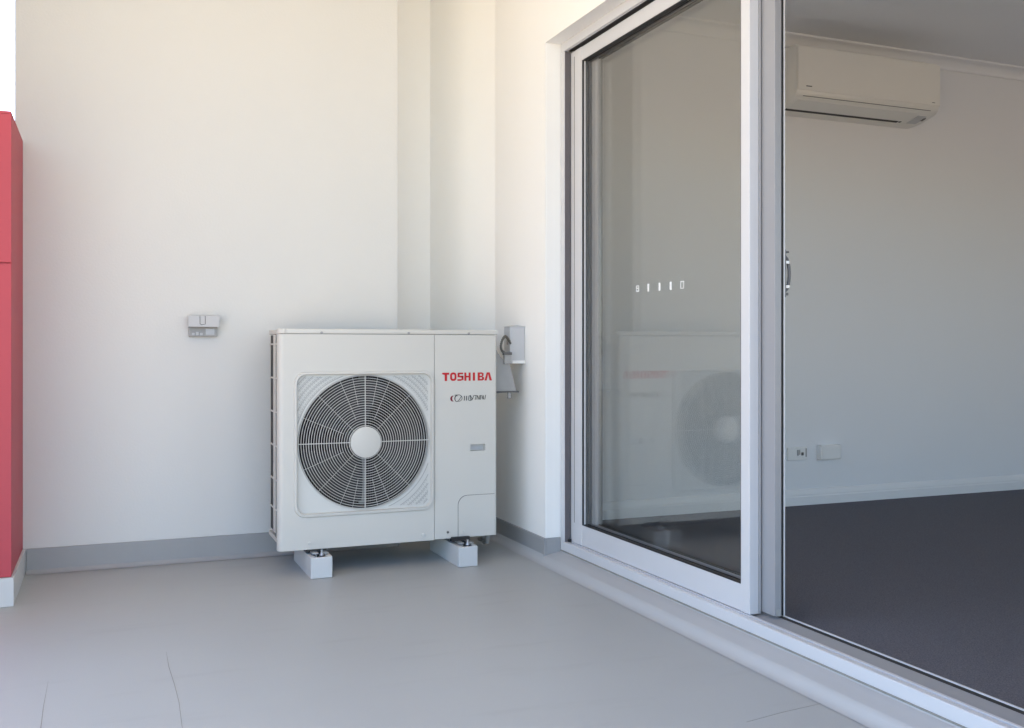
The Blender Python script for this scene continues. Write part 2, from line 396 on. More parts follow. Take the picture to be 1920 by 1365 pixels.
def panel(name, x0, x1, y0, y1, z0, z1, st, rail_b, rail_t, xg, mname, near=None, lean=0.0, gasket=True):
    near = near or st
    bm = bmesh.new()
    box(bm, x0, x1, y0, y0 + near, z0, z1, bev=0.0015)
    box(bm, x0, x1, y1 - st, y1, z0, z1, bev=0.0015)
    box(bm, x0 + 0.0015, x1 - 0.0015, y0 + near, y1 - st, z0 + 0.001, z0 + rail_b, bev=0.001)
    box(bm, x0 + 0.0015, x1 - 0.0015, y0 + near, y1 - st, z1 - rail_t, z1 - 0.001, bev=0.001)
    p = obj(name, bm, M[mname], door)
    ya, yb, za, zb = y0 + near, y1 - st, z0 + rail_b, z1 - rail_t
    g = bmesh.new()
    for (xa, xb) in ((x0 + 0.0035, xg - 0.0035), (xg + 0.0035, x1 - 0.0035)):
        if gasket: box(g, xa, xb, ya + 0.0002, ya + 0.006, za + 0.0002, zb - 0.0002); box(g, xa, xb, yb - 0.006, yb - 0.0002, za + 0.0002, zb - 0.0002)
        box(g, xa, xb, ya + 0.006, yb - 0.006, za + 0.0002, za + 0.004); box(g, xa, xb, ya + 0.006, yb - 0.006, zb - 0.004, zb - 0.0002)
    obj('gasket', g, M['gasket'], p)
    g = bmesh.new(); box(g, xg - 0.003, xg + 0.003, ya + 0.001, yb - 0.001, za + 0.001, zb - 0.001)
    for v in g.verts: v.co.x += lean * (v.co.y - (ya + yb) / 2)      # the pane sits very slightly out of true
    obj('glass', g, M['glass'], p)
    return p
PF = panel('fixed_panel', 1.780, 1.812, 2.471, 3.6975, 0.087, 2.104, 0.096, 0.082, 0.055, 1.8045, 'alu', near=0.044, lean=0.0055)
simple('stile_groove', M['seam'], PF, (1.7790, 1.7799, 3.664, 3.6665, 0.17, 2.08))
simple('glazing_bead', M['alu'], PF, (1.7890, 1.7960, 3.5938, 3.5950, 0.171, 2.047))
simple('interlock', M['alu_in'], PF, (1.8125, 1.8220, 2.471, 2.486, 0.087, 2.104), bev=0.001)
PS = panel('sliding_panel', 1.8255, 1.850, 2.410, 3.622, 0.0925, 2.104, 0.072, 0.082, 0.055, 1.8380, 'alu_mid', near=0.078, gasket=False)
bm = bmesh.new()
box(bm, 1.8235, 1.8255, 2.488, 2.491, 0.0925, 2.104)
obj('edge_bead', bm, M['alu'], PS)
simple('seal', M['gasket'], PS, (1.8503, 1.8548, 2.4075, 2.4105, 0.0925, 2.104))
simple('flange', M['alu'], PS, (1.8551, 1.8592, 2.4060, 2.4350, 0.0925, 2.104))
simple('stop', M['plast2'], PS, (1.8300, 1.8460, 2.4075, 2.4095, 0.0925, 0.112))
# handle on the room face of the sliding panel
bm = bmesh.new(); box(bm, 1.8595, 1.8640, 2.4062, 2.434, 1.034, 1.176, bev=0.001)
box(bm, 1.8642, 1.8730, 2.4080, 2.430, 1.040, 1.048, bev=0.001); box(bm, 1.8642, 1.8760, 2.4080, 2.430, 1.166, 1.172, bev=0.001)
obj('handle_plate', bm, M['steel'], PS)
bm = bmesh.new()
tube(bm, [(1.8655 + 0.0165 * max(0.0, math.sin(PI * k / 14)) ** 0.5, 2.4160, 1.052 + 0.104 * k / 14) for k in range(15)], 0.0050, 10)
obj('handle_grip', bm, M['steel'], PS, smooth=True)
for z in (1.066, 1.138):
    bm = bmesh.new(); box(bm, 1.8642, 1.8765, 2.4068, 2.4108, z - 0.0045, z + 0.0045, bev=0.001); obj('handle_mount', bm, M['chrome'], PS)
# vinyl safety marks on the fixed glass
for i, px in enumerate((1195.5, 1215.5, 1236.5, 1257.5, 1279)):
    u = (px - 960) / 1859; dx, dy = 0.3795 + 0.9252 * u, 0.9252 - 0.3795 * u
    t = 1.7995 / dx; y = t * dy; z = 0.88 + (655 - (541 - 7 * i / 4)) / 1859 * t
    bm = bmesh.new(); ym = 1.7992
    def q(a0, a1, b0, b1): box(bm, ym, 1.7998, y + a0, y + a1, z + b0, z + b1)
    if i == 0:
        q(-.010, .010, -.012, -.007); q(-.010, .010, .008, .011); q(-.010, -.006, -.007, .008); q(.006, .010, -.007, .008); q(-.006, .006, -.0005, .0025)
    elif i == 4:
        q(-.011, -.008, -.0125, .0125); q(.008, .011, -.0125, .0125); q(-.008, .008, .0095, .0125); q(-.008, .008, -.0125, -.0105)
    else:
        q(-.006, .006, -.014, .014)
    obj('safety_marker', bm, M['mark'], PF)

# ---------------------------------------------------------------- outdoor unit
AY = 3.874; AX0, AX1, AZ0, AZ1 = 0.615, 1.521, 0.100, 0.960; AYB = 4.222
unit = thing('outdoor_unit', 'large cream outdoor air conditioning unit with a round black fan grille', 'air conditioner', (1.07, 4.03, AZ0))
FX, FZ, FR = 0.9600, 0.5100, 0.2690                  # fan centre and radius
GX0, GX1, GZ0, GZ1 = 0.681, 1.2415, 0.232, 0.786   # grille opening
SX = 1.2455                                       # seam between fan panel and service panel

def rr_loop(x0, x1, z0, z1, r, n=96, cx=None, cz=None):
    """points of a rounded rectangle by angle around (cx, cz)"""
    cx = (x0 + x1) / 2 if cx is None else cx; cz = (z0 + z1) / 2 if cz is None else cz
    dense = []
    for (ax, az, s) in ((x1 - r, z1 - r, 0), (x0 + r, z1 - r, 1), (x0 + r, z0 + r, 2), (x1 - r, z0 + r, 3)):
        for k in range(25):
            a = PI / 2 * (s + k / 24); dense.append((ax + r * math.cos(a), az + r * math.sin(a)))
    out = []
    m = len(dense)
    for i in range(n):
        a = 2 * PI * i / n; d = (math.cos(a), math.sin(a)); best = None
        for j in range(m):
            p, q = dense[j], dense[(j + 1) % m]
            ex, ez = q[0] - p[0], q[1] - p[1]; det = d[0] * (-ez) - d[1] * (-ex)
            if abs(det) < 1e-12: continue
            rx, rz = p[0] - cx, p[1] - cz
            t = (rx * (-ez) - rz * (-ex)) / det; s = (d[0] * rz - d[1] * rx) / det
            if t > 0 and -1e-6 <= s <= 1 + 1e-6 and (best is None or t < best): best = t
        out.append((cx + d[0] * best, cz + d[1] * best))
    return out

def loops(bm, seq, close_last=False):
    """bridge loops [(points xz, y)]"""
    vs_ = [[bm.verts.new((p[0], y, p[1])) for p in pts] for pts, y in seq]
    for A, B in zip(vs_, vs_[1:]):
        n = len(A)
        for i in range(n): bm.faces.new((A[i], A[(i + 1) % n], B[(i + 1) % n], B[i]))
    return vs_

NL = 192
gcx, gcz = (GX0 + GX1) / 2, (GZ0 + GZ1) / 2
# front panel: flat face with the rounded opening, rounded left edge, bottom lip
bm = bmesh.new()
PX0, PX1, PZ0, PZ1 = 0.6375, SX - 0.001, AZ0, 0.9395
outer = rr_loop(PX0, PX1, PZ0, PZ1, 0.0008, NL, gcx, gcz)
# pull nearest angle samples onto the true corners
for cxx, czz in ((PX0, PZ0), (PX1, PZ0), (PX0, PZ1), (PX1, PZ1)):
    k = min(range(NL), key=lambda i: (outer[i][0] - cxx) ** 2 + (outer[i][1] - czz) ** 2); outer[k] = (cxx, czz)
inner = rr_loop(GX0, GX1, GZ0, GZ1, 0.040, NL)
inner = [(min(p[0], PX1 - 0.0015), p[1]) for p in inner]
loops(bm, [([(p[0], p[1]) for p in outer], AY + 0.012), (outer, AY), (inner, AY), (inner, AY + 0.02)])
arc = [(PX0 - 0.0225 * math.sin(a), AY + 0.0225 * (1 - math.cos(a))) for a in [PI / 2 * k / 8 for k in range(9)]]
prof = [(x, y) for x, y in arc] + [(AX0, AY + 0.034), (AX0 + 0.004, AY + 0.036), (AX0 + 0.004, AY + 0.025)] + [(PX0, AY + 0.012)]
extrude_profile(bm, prof, 'z', PZ0, PZ1)
fp = obj('front_panel', bm, M['acw'], unit, smooth=True)
# bezel ring round the grille, heavier at right and bottom as in the photograph
bm = bmesh.new()
b1 = rr_loop(GX0 - 0.006, GX1 + 0.002, GZ0 - 0.008, GZ1 + 0.006, 0.046, NL)
b2 = rr_loop(GX0 - 0.003, GX1 + 0.001, GZ0 - 0.004, GZ1 + 0.003, 0.043, NL)
b3 = rr_loop(GX0 + 0.004, GX1 - 0.007, GZ0 + 0.005, GZ1 - 0.003, 0.038, NL)
b4 = rr_loop(GX0 + 0.007, GX1 - 0.010, GZ0 + 0.007, GZ1 - 0.005, 0.036, NL)
loops(bm, [(b1, AY - 0.0003), (b2, AY - 0.007), (b3, AY - 0.008), (b4, AY - 0.002), (b4, AY + 0.014)])
obj('grille_bezel', bm, M['acw'], unit, smooth=True)
# grille: corner plates with a round mouth, rings and spokes
bm = bmesh.new()
def circ(r, n=NL): return [(FX + r * math.cos(2 * PI * i / n), FZ + r * math.sin(2 * PI * i / n)) for i in range(n)]
pl = rr_loop(GX0 + 0.005, GX1 - 0.008, GZ0 + 0.005, GZ1 - 0.003, 0.038, NL, FX, FZ)
mouth = []
for (px_, pz_), (qx, qz) in zip(pl, circ(FR)):
    dp = math.hypot(px_ - FX, pz_ - FZ); r = min(FR, dp - 0.001); a = math.atan2(qz - FZ, qx - FX)
    mouth.append((FX + r * math.cos(a), FZ + r * math.sin(a)))
m2 = [(FX + (x - FX) * 0.985, FZ + (z - FZ) * 0.985) for x, z in mouth]
loops(bm, [(pl, AY + 0.012), (mouth, AY + 0.012), (m2, AY + 0.022), (m2, AY + 0.10)])
gr = obj('fan_grille', bm, M['acw2'], unit, smooth=True)
NR = 21; r0, r1 = 0.066, 0.2655
for k in range(NR):
    r = r0 + (r1 - r0) * k / (NR - 1); bm = bmesh.new(); n = 96
    yk = AY + 0.006 + 0.004 * (r / r1) ** 2
    pts = []
    for i in range(n):
        a = 2 * PI * i / n; x = FX + r * math.cos(a); z = FZ + r * math.sin(a)
        x = min(max(x, GX0 + 0.0055), GX1 - 0.010)
        pts.append((x, yk, z))
    tube(bm, pts, 0.00125 if k % 4 else 0.0015, 6, closed=True)
    obj('grille_ring', bm, M['acw2'], gr, smooth=True)
for k in range(32):
    a = 2 * PI * k / 32 + PI / 2; main = k % 8 == 0; mid = k % 4 == 0
    ra = 0.060 if main else (r0 + (r1 - r0) * (0.42 if k % 2 else 0.16))
    if mid and not main: ra = r0
    if (k % 2 and k not in (1, 31, 15, 17)) or k in (22, 26): continue
    bm = bmesh.new()
    P0 = (FX + ra * math.cos(a), AY + 0.009, FZ + ra * math.sin(a)); rb = r1 - 0.001
    x1_ = FX + rb * math.cos(a); x1_ = min(max(x1_, GX0 + 0.006), GX1 - 0.010)
    tube(bm, [P0, (x1_, AY + 0.012, FZ + rb * math.sin(a))], 0.0021 if main else 0.0008, 6)
    obj('grille_spoke', bm, M['acw2'], gr, smooth=True)
bm = bmesh.new(); cyl(bm, (FX, AY + 0.004, FZ), 0.0620, 0.014, 'y', 64, bev=0.003)
obj('hub_cap', bm, M['acw'], gr, smooth=True)
# moulded arcs in the corner plates (not in the lower left one)
bm = bmesh.new(); bs = bmesh.new()
def inside(x, z, m=0.006):
    x0, x1, z0, z1, r = GX0 + 0.005 + m, GX1 - 0.012 - m, GZ0 + 0.009 + m, GZ1 - 0.005 - m, 0.032
    if not (x0 < x < x1 and z0 < z < z1): return False
    for cx_, cz_, sx_, sz_ in ((x0 + r, z0 + r, -1, -1), (x1 - r, z0 + r, 1, -1), (x0 + r, z1 - r, -1, 1), (x1 - r, z1 - r, 1, 1)):
        if (x - cx_) * sx_ > 0 and (z - cz_) * sz_ > 0 and math.hypot(x - cx_, z - cz_) > r: return False
    return True
for qd in (0, 1, 3):
    for k in range(10):
        r = FR + 0.010 + 0.0095 * k; run = []
        for i in range(91):
            a = PI / 2 * (qd + i / 90); x, z = FX + r * math.cos(a), FZ + r * math.sin(a)
            if inside(x, z): run.append((x, AY + 0.0112, z))
            else:
                if len(run) > 3: tube(bm if (k + qd) % 2 == 0 else bs, run, 0.0012, 5)
                run = []
        if len(run) > 3: tube(bm, run, 0.0012, 5)
obj('moulded_arcs', bm, M['acw2'], gr)['kind'] = 'stuff'
obj('arc_slots', bs, M['plast2'], gr)['kind'] = 'stuff'
bm = bmesh.new()
for qd in (0, 1, 3):                               # short vent slots between the arcs
    for k in range(9):
        r = FR + 0.015 + 0.0095 * k; nsl = int(r * PI / 2 / 0.011)
        for i in range(nsl):
            a = PI / 2 * (qd + (i + 0.5 * (k % 2) + 0.25) / nsl); x, z = FX + r * math.cos(a), FZ + r * math.sin(a)
            if inside(x, z, 0.010) and (qd != 3 or k > 1):
                t = bmesh.new(); bmesh.ops.create_cube(t, size=1); bmesh.ops.scale(t, vec=(0.0016, 0.0014, 0.0060), verts=t.verts)
                merge(bm, t, Matrix.Translation((x, AY + 0.0118, z)) @ Matrix.Rotation(-a, 4, 'Y'))
vsl = obj('vent_slots', bm, M['plast2'], gr); vsl['kind'] = 'stuff'
# fan: hub and three swept blades
fan_bm = bmesh.new(); cyl(fan_bm, (FX, AY + 0.085, FZ), 0.060, 0.07, 'y', 40, bev=0.006)
fan = obj('fan', fan_bm, M['blade'], unit, smooth=True)
for b in range(3):
    bm = bmesh.new(); rows = []
    for i in range(15):
        f = i / 14; row = []
        for j in range(13):
            g = j / 12; r = 0.058 + (0.250 - 0.058) * g
            a = math.radians(b * 120 - 38) + f * math.radians(78 + 10 * g) - g * 0.30 + 0.10 * math.sin(PI * f) * g
            y = AY + 0.050 + 0.075 * f - 0.010 * math.sin(PI * f)
            row.append(bm.verts.new((FX + r * math.cos(a), y, FZ + r * math.sin(a))))
        rows.append(row)
    for A, B in zip(rows, rows[1:]):
        for j in range(12): bm.faces.new((A[j], A[j + 1], B[j + 1], B[j]))
    bmesh.ops.solidify(bm, geom=bm.faces[:], thickness=0.003)
    obj('blade', bm, M['blade'], fan, smooth=True)
# motor bracket seen between the blades
simple('motor_bracket', M['plast2'], unit, (FX + 0.012, FX + 0.040, AY + 0.16, AY + 0.175, 0.125, 0.93))
# dark inside and shroud
bm = bmesh.new()
loops(bm, [(circ(FR - 0.004), AY + 0.030), (circ(FR - 0.006), AY + 0.13)])
obj('fan_shroud', bm, M['black'], unit, smooth=True)
simple('inner_housing', M['black'], unit, (AX0 + 0.035, SX + 0.01, AYB - 0.055, AYB - 0.045, 0.125, 0.935), (SX + 0.012, SX + 0.016, AY + 0.03, AYB - 0.04, 0.125, 0.935))
bm = bmesh.new()
for i in range(70): 
    x = 0.655 + i * 0.0084; box(bm, x, x + 0.0012, AYB - 0.070, AYB - 0.056, 0.13, 0.93)
cf = obj('coil_fins', bm, M['fin'], unit); cf['kind'] = 'stuff'
# left coil side with its guard
bm = bmesh.new(); box(bm, 0.640, 0.652, AY + 0.030, AYB - 0.0055, 0.137, 0.938)
obj('side_coil', bm, M['fin'], unit)
bm = bmesh.new()
box(bm, 0.6372, 0.6395, AYB - 0.005, AYB, 0.125, 0.939)
obj('corner_post', bm, M['acw'], unit)
for z in (0.901, 0.764, 0.627, 0.490, 0.353, 0.234):
    bm = bmesh.new(); box(bm, 0.6345, 0.6388, AY + 0.034, AYB - 0.006, z - 0.0035, z + 0.0035, bev=0.001); obj('guard_bar', bm, M['acw'], unit)
bm = bmesh.new(); box(bm, 0.6350, 0.6395, 4.070, 4.122, 0.137, 0.938, bev=0.001); obj('guard_upright', bm, M['acw'], unit)
# service side and back
bm = bmesh.new()
box(bm, AX1 - 0.006, AX1 - 0.002, AY + 0.020, AYB - 0.001, 0.125, 0.939)
box(bm, SX + 0.02, AX1 - 0.006, AYB - 0.006, AYB - 0.001, 0.125, 0.939)
obj('side_panel', bm, M['acw'], unit)
simple('rear_guard', M['fin'], unit, (0.653, SX + 0.019, AYB - 0.012, AYB - 0.002, 0.125, 0.938))
# service panel with rounded right edge and recessed grip
HX0, HX1, HZ0, HZ1 = 1.402, 1.468, 0.458, 0.485
bm = bmesh.new(); a0, a1 = SX + 0.001, AX1 - 0.012
def quad(x0, x1, z0, z1, y=AY):
    v = [bm.verts.new(p) for p in ((x0, y, z0), (x1, y, z0), (x1, y, z1), (x0, y, z1))]; bm.faces.new(v)
xs = [a0, HX0, HX1, a1]; zs = [AZ0 + 0.002, HZ0, HZ1, 0.9395]
for i in range(3):
    for j in range(3):
        if (i, j) != (1, 1): quad(xs[i], xs[i + 1], zs[j], zs[j + 1])
D = 0.024
for vv in (((HX0, AY, HZ0), (HX1, AY, HZ0), (HX1, AY + D, HZ0), (HX0, AY + D, HZ0)), ((HX0, AY, HZ1), (HX1, AY, HZ1), (HX1, AY + D, HZ1), (HX0, AY + D, HZ1)),
           ((HX0, AY, HZ0), (HX0, AY, HZ1), (HX0, AY + D, HZ1), (HX0, AY + D, HZ0)), ((HX1, AY, HZ0), (HX1, AY, HZ1), (HX1, AY + D, HZ1), (HX1, AY + D, HZ0)),
           ((HX0, AY + D, HZ0), (HX1, AY + D, HZ0), (HX1, AY + D, HZ1), (HX0, AY + D, HZ1)),
           ((a0, AY, AZ0 + 0.002), (a0, AY, 0.9395), (a0, AY + 0.01, 0.9395), (a0, AY + 0.01, AZ0 + 0.002)),
           ((a0, AY, AZ0 + 0.002), (a1, AY, AZ0 + 0.002), (a1, AY + 0.018, AZ0 + 0.002), (a0, AY + 0.018, AZ0 + 0.002))):
    bm.faces.new([bm.verts.new(p) for p in vv])
bmesh.ops.remove_doubles(bm, verts=bm.verts, dist=0.0001)
arc = [(a1 + 0.012 * math.sin(a), AY + 0.012 * (1 - math.cos(a))) for a in [PI / 2 * k / 6 for k in range(7)]]
extrude_profile(bm, arc + [(AX1, AY + 0.034), (a1, AY + 0.034)], 'z', AZ0 + 0.002, 0.9395)
sp = obj('service_panel', bm, M['acw'], unit)
simple('grip_shade', M['plast'], sp, (HX0 + 0.0015, HX1 - 0.0015, AY + D - 0.003, AY + D - 0.0003, HZ0 + 0.0015, HZ1 - 0.0015))  # darker plate puts the shade of the grip hollow into its colour
simple('seam_strip', M['seam'], unit, (SX - 0.003, SX + 0.003, AY + 0.004, AY + 0.008, AZ0 + 0.003, 0.939))
# access cover low on the right, rounded upper left corner
def cover_pts(g):
    x0, x1, z0, z1, r = 1.349 - g, AX1 - 0.012, AZ0 + 0.004 , 0.2745 + g, 0.040
    return [(x1, z0), (x1, z1)] + [(x0 + r - r * math.sin(PI / 2 * k / 10), z1 - r + r * math.cos(PI / 2 * k / 10)) for k in range(11)] + [(x0, z0)]
bm = bmesh.new(); extrude_profile(bm, cover_pts(0.0018), 'y', AY - 0.0004, AY + 0.002); obj('cover_gap', bm, M['seam'], sp)
bm = bmesh.new(); extrude_profile(bm, cover_pts(0), 'y', AY - 0.0022, AY + 0.001); obj('access_cover', bm, M['acw'], sp)
# lid
bm = bmesh.new(); box(bm, 0.633, AX1 + 0.001, AY - 0.0025, AYB + 0.002, 0.9410, AZ1, bev=0.004, seg=3)
cyl(bm, (0.6375, AY + 0.020, 0.9505), 0.0245, 0.019, 'z', 32, bev=0.003)
lid = obj('lid', bm, M['acw'], unit, smooth=True)
simple('lid_gap', M['seam'], lid, (0.638, AX1 - 0.01, AY + 0.003, AY + 0.008, 0.9385, 0.942))
for x in (0.783, 1.136, 1.394):
    bm = bmesh.new(); cyl(bm, (x, AY - 0.0035, 0.9455), 0.0052, 0.004, 'y', 16, bev=0.001); obj('screw', bm, M['plast2'], lid, smooth=True)
# base pan
simple('base_pan', M['acw'], unit, (0.632, AX1 - 0.003, AY + 0.013, AYB, 0.108, 0.1248), bev=0.002)
# small fasteners on the lower front
for x, z, r, mm in ((0.735, 0.124, 0.006, 'acw'), (1.198, 0.124, 0.008, 'acw2'), (1.303, 0.128, 0.005, 'seam'), (1.372, 0.128, 0.005, 'acw2')):
    bm = bmesh.new(); cyl(bm, (x, AY - 0.0022, z), r, 0.0035, 'y', 18, bev=0.0008); obj('screw', bm, M[mm], unit, smooth=True)

# lettering ---------------------------------------------------------------
def poly_on(bm, pts, y0, y1):
    extrude_profile(bm, pts, 'y', y0, y1)
def ribbon(bm, pts, w, y0, y1, closed=False):
    n = len(pts); L = []; R = []
    for i, p in enumerate(pts):
        a = pts[(i - 1) % n] if (closed or i) else p; b = pts[(i + 1) % n] if (closed or i < n - 1) else p
        d = Vector((b[0] - a[0], b[1] - a[1])).normalized(); ww = w[i] if isinstance(w, list) else w
        L.append((p[0] - d.y * ww / 2, p[1] + d.x * ww / 2)); R.append((p[0] + d.y * ww / 2, p[1] - d.x * ww / 2))
    for i in range(n if closed else n - 1):
        j = (i + 1) % n
        poly_on(bm, [L[i], L[j], R[j], R[i]], y0, y1)
LX0, LX1, LZ0, LZ1 = 1.2800, 1.4990, 0.7500, 0.7840
cw = (LX1 - LX0) / 7.02; H = LZ1 - LZ0
bm = bmesh.new(); Y0, Y1 = AY - 0.0009, AY - 0.0001
def P(i, x, z): return (LX0 + (i + x) * cw, LZ0 + z * H)
def bar(i, x0, x1, z0, z1): poly_on(bm, [P(i, x0, z0), P(i, x1, z0), P(i, x1, z1), P(i, x0, z1)], Y0, Y1)
# T (its arm tapers to the left), O, S, H, I, B, A
poly_on(bm, [P(0, -0.06, 0.86), P(0, 0.0, 0.80), P(0, 0.32, 0.74), P(0, 0.32, 0), P(0, 0.64, 0), P(0, 0.64, 0.76), P(0, 0.94, 0.76), P(0, 0.94, 1.0), P(0, 0.0, 1.0)][::-1], Y0, Y1)
def rrect(i, x0, x1, z0, z1, r=0.22, w=0.27):
    pts = []
    for (ax, az, s) in ((x1 - r, z1 - r, 0), (x0 + r, z1 - r, 1), (x0 + r, z0 + r, 2), (x1 - r, z0 + r, 3)):
        for k in range(5):
            a = PI / 2 * (s + k / 4); pts.append(P(i, ax + r * math.cos(a), az + r * math.sin(a)))
    ribbon(bm, pts, w * cw, Y0, Y1, closed=True)
rrect(1, 0.20, 0.82, 0.12, 0.90, 0.24)
for (x0, x1, z0, z1) in ((0.18, 0.88, 0.80, 1.0), (0.10, 0.38, 0.42, 0.92), (0.38, 0.90, 0.41, 0.61), (0.66, 0.94, 0.08, 0.58), (0.08, 0.66, 0.0, 0.20)): bar(2, x0, x1, z0, z1)
for (x0, x1, z0, z1) in ((0.06, 0.34, 0, 1), (0.66, 0.94, 0, 1), (0.34, 0.66, 0.40, 0.60)): bar(3, x0, x1, z0, z1)
bar(4, 0.26, 0.56, 0, 1)
for (x0, x1, z0, z1) in ((-0.06, 0.24, 0, 1), (0.24, 0.62, 0.81, 1.0), (0.24, 0.66, 0.41, 0.60), (0.24, 0.66, 0.0, 0.19), (0.54, 0.78, 0.58, 0.92), (0.56, 0.84, 0.08, 0.44)): bar(5, x0, x1, z0, z1)
poly_on(bm, [P(6, -0.10, 0), P(6, 0.22, 0), P(6, 0.44, 0.80), P(6, 0.64, 0.0), P(6, 0.98, 0.0), P(6, 0.66, 1.0), P(6, 0.24, 1.0)], Y0, Y1)
obj('lettering', bm, M['redp'], sp)
# small emblem and slanted print under it
ex0, ez0, eh = 1.3140, 0.6640, 0.0290
def E(x, z): return (ex0 + x * eh, ez0 + z * eh)
bm = bmesh.new()
n = 14; A = [E(0.42 - 0.42 * math.sin(PI * k / n), 0.45 + 0.42 * math.cos(PI * k / n)) for k in range(n + 1)]
B = [E(0.52 - 0.24 * math.sin(PI * k / n), 0.45 + 0.36 * math.cos(PI * k / n)) for k in range(n + 1)]
for k in range(n): poly_on(bm, [A[k], A[k + 1], B[k + 1], B[k]], Y0, Y1)
obj('emblem_crescent', bm, M['darkred'], sp)
bm = bmesh.new()
n = 22
ribbon(bm, [E(1.18 + 0.60 * math.cos(a), 0.50 + 0.48 * math.sin(a)) for a in [math.radians(140 - 230 * k / n) for k in range(n + 1)]], [0.0012 + 0.0012 * math.sin(PI * k / n) for k in range(n + 1)], Y0, Y1)
ribbon(bm, [E(0.98 + 0.30 * math.cos(a), 0.44 + 0.42 * math.sin(a)) for a in [math.radians(60 + 230 * k / n) for k in range(n + 1)]], [0.0018 + 0.0016 * math.sin(PI * k / n) for k in range(n + 1)], Y0, Y1)
ribbon(bm, [E(1.05, 0.02), E(1.30, 0.22), E(1.72, 0.82)], 0.0022, Y0, Y1)
ribbon(bm, [E(0.62, 0.92), E(0.80, 0.98), E(1.05, 0.95)], 0.0016, Y0, Y1)
for x in (2.10, 2.44): ribbon(bm, [E(x, 0.14), E(x + 0.03, 0.80)], 0.0036, Y0, Y1)
for st in (((2.72, 0.18), (2.82, 0.78), (3.05, 0.86)), ((2.98, 0.82), (3.10, 0.20)), ((3.05, 0.84), (3.28, 0.40), (3.30, 0.16)), ((3.55, 0.86), (3.36, 0.36), (3.05, 0.10), (2.78, 0.14)),
           ((3.62, 0.84), (3.98, 0.84)), ((3.76, 0.20), (3.92, 0.84)), ((4.02, 0.22), (4.10, 0.84)), ((4.12, 0.84), (4.34, 0.24)), ((4.40, 0.24), (4.48, 0.86)),
           ((4.60, 0.22), (4.56, 0.86), (4.78, 0.84), (4.84, 0.40)), ((4.98, 0.84), (4.94, 0.24)), ((5.00, 0.80), (5.02, 0.32), (5.24, 0.26), (5.38, 0.90))):
    ribbon(bm, [E(*p) for p in st], 0.0024, Y0, Y1)
obj('small_lettering', bm, M['ink'], sp)

# side pipe cover between the unit and the wall
bm = bmesh.new()
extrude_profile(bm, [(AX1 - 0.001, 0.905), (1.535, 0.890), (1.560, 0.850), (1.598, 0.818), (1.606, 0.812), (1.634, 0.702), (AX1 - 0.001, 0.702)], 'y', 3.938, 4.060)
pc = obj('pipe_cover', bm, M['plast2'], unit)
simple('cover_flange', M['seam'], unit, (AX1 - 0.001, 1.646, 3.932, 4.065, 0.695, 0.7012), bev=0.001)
bm = bmesh.new(); cyl(bm, (1.606, 3.948, 0.683), 0.009, 0.024, 'z', 14); obj('drain_spigot', bm, M['plast2'], unit, smooth=True)
for i, (x, y) in enumerate(((1.545, 4.05), (1.552, 4.12))):
    bm = bmesh.new(); tube(bm, [(x, y, 0.694), (x, y, 0.40), (x + 0.004, y, 0.12), (x + 0.006, y + 0.02, 0.035), (x + 0.006, y + 0.06, 0.028)], 0.011, 10)
    obj('insulated_pipe', bm, M['plast2'], unit, smooth=True)

# ---------------------------------------------------------------- mounting blocks with rails and bolts
def mount(x0, x1, y0, yb, label):
    t = thing('mounting_block', label, 'mounting block', ((x0 + x1) / 2, (y0 + yb) / 2, 0), 'blocks carrying the outdoor unit')
    cx = (x0 + x1) / 2
    bm = bmesh.new()
    pts = [(x0, 0.0012), (x1, 0.0012), (x1, 0.082), (cx + 0.022, 0.082), (cx + 0.022, 0.066), (cx - 0.022, 0.066), (cx - 0.022, 0.082), (x0, 0.082)]
    extrude_profile(bm, pts, 'y', y0 + 0.012, yb)
    box(bm, x0, x1, y0, y0 + 0.0118, 0.0012, 0.082, bev=0.003)
    obj('block_body', bm, M['block'], t)
    bm = bmesh.new()
    box(bm, cx - 0.020, cx - 0.017, y0 + 0.014, yb - 0.01, 0.0665, 0.088); box(bm, cx + 0.017, cx + 0.020, y0 + 0.014, yb - 0.01, 0.0665, 0.088)
    box(bm, cx - 0.017, cx + 0.017, y0 + 0.014, yb - 0.01, 0.0665, 0.069)
    obj('channel', bm, M['galv'], t)
    for yy in (y0 + 0.020, yb - 0.05):
        bm = bmesh.new(); cyl(bm, (cx + 0.004, yy, 0.084), 0.0045, 0.046, 'z', 12)
        cyl(bm, (cx + 0.004, yy, 0.0915), 0.009, 0.010, 'z', 14, r2=0.005)
        bt = obj('bolt', bm, M['galv'], t, smooth=True)
        bm = bmesh.new(); cyl(bm, (cx + 0.004, yy, 0.0830), 0.0105, 0.007, 'z', 6); obj('nut', bm, M['rubber'], bt)
    simple('foot_bracket', M['rubber'], t, (cx - 0.040, cx + 0.036, y0 + 0.080, y0 + 0.115, 0.088, 0.1075), bev=0.001); simple('foot_bracket', M['rubber'], t, (cx - 0.040, cx + 0.036, yb - 0.08, yb - 0.04, 0.088, 0.1075), bev=0.001)
    simple('bracket_tab', M['galv'], t, (cx - 0.030, cx - 0.006, y0 + 0.034, y0 + 0.079, 0.0885, 0.0925)); simple('bracket_tab', M['galv'], t, (cx + 0.012, cx + 0.034, y0 + 0.034, y0 + 0.079, 0.0885, 0.0915))
    return t
mount(0.727, 0.810, 3.797, 4.165, 'light grey mounting block under the fan side, nearer the red pier')
mount(1.317, 1.398, 3.775, 4.160, 'light grey mounting block under the lettered side, nearer the glass door')

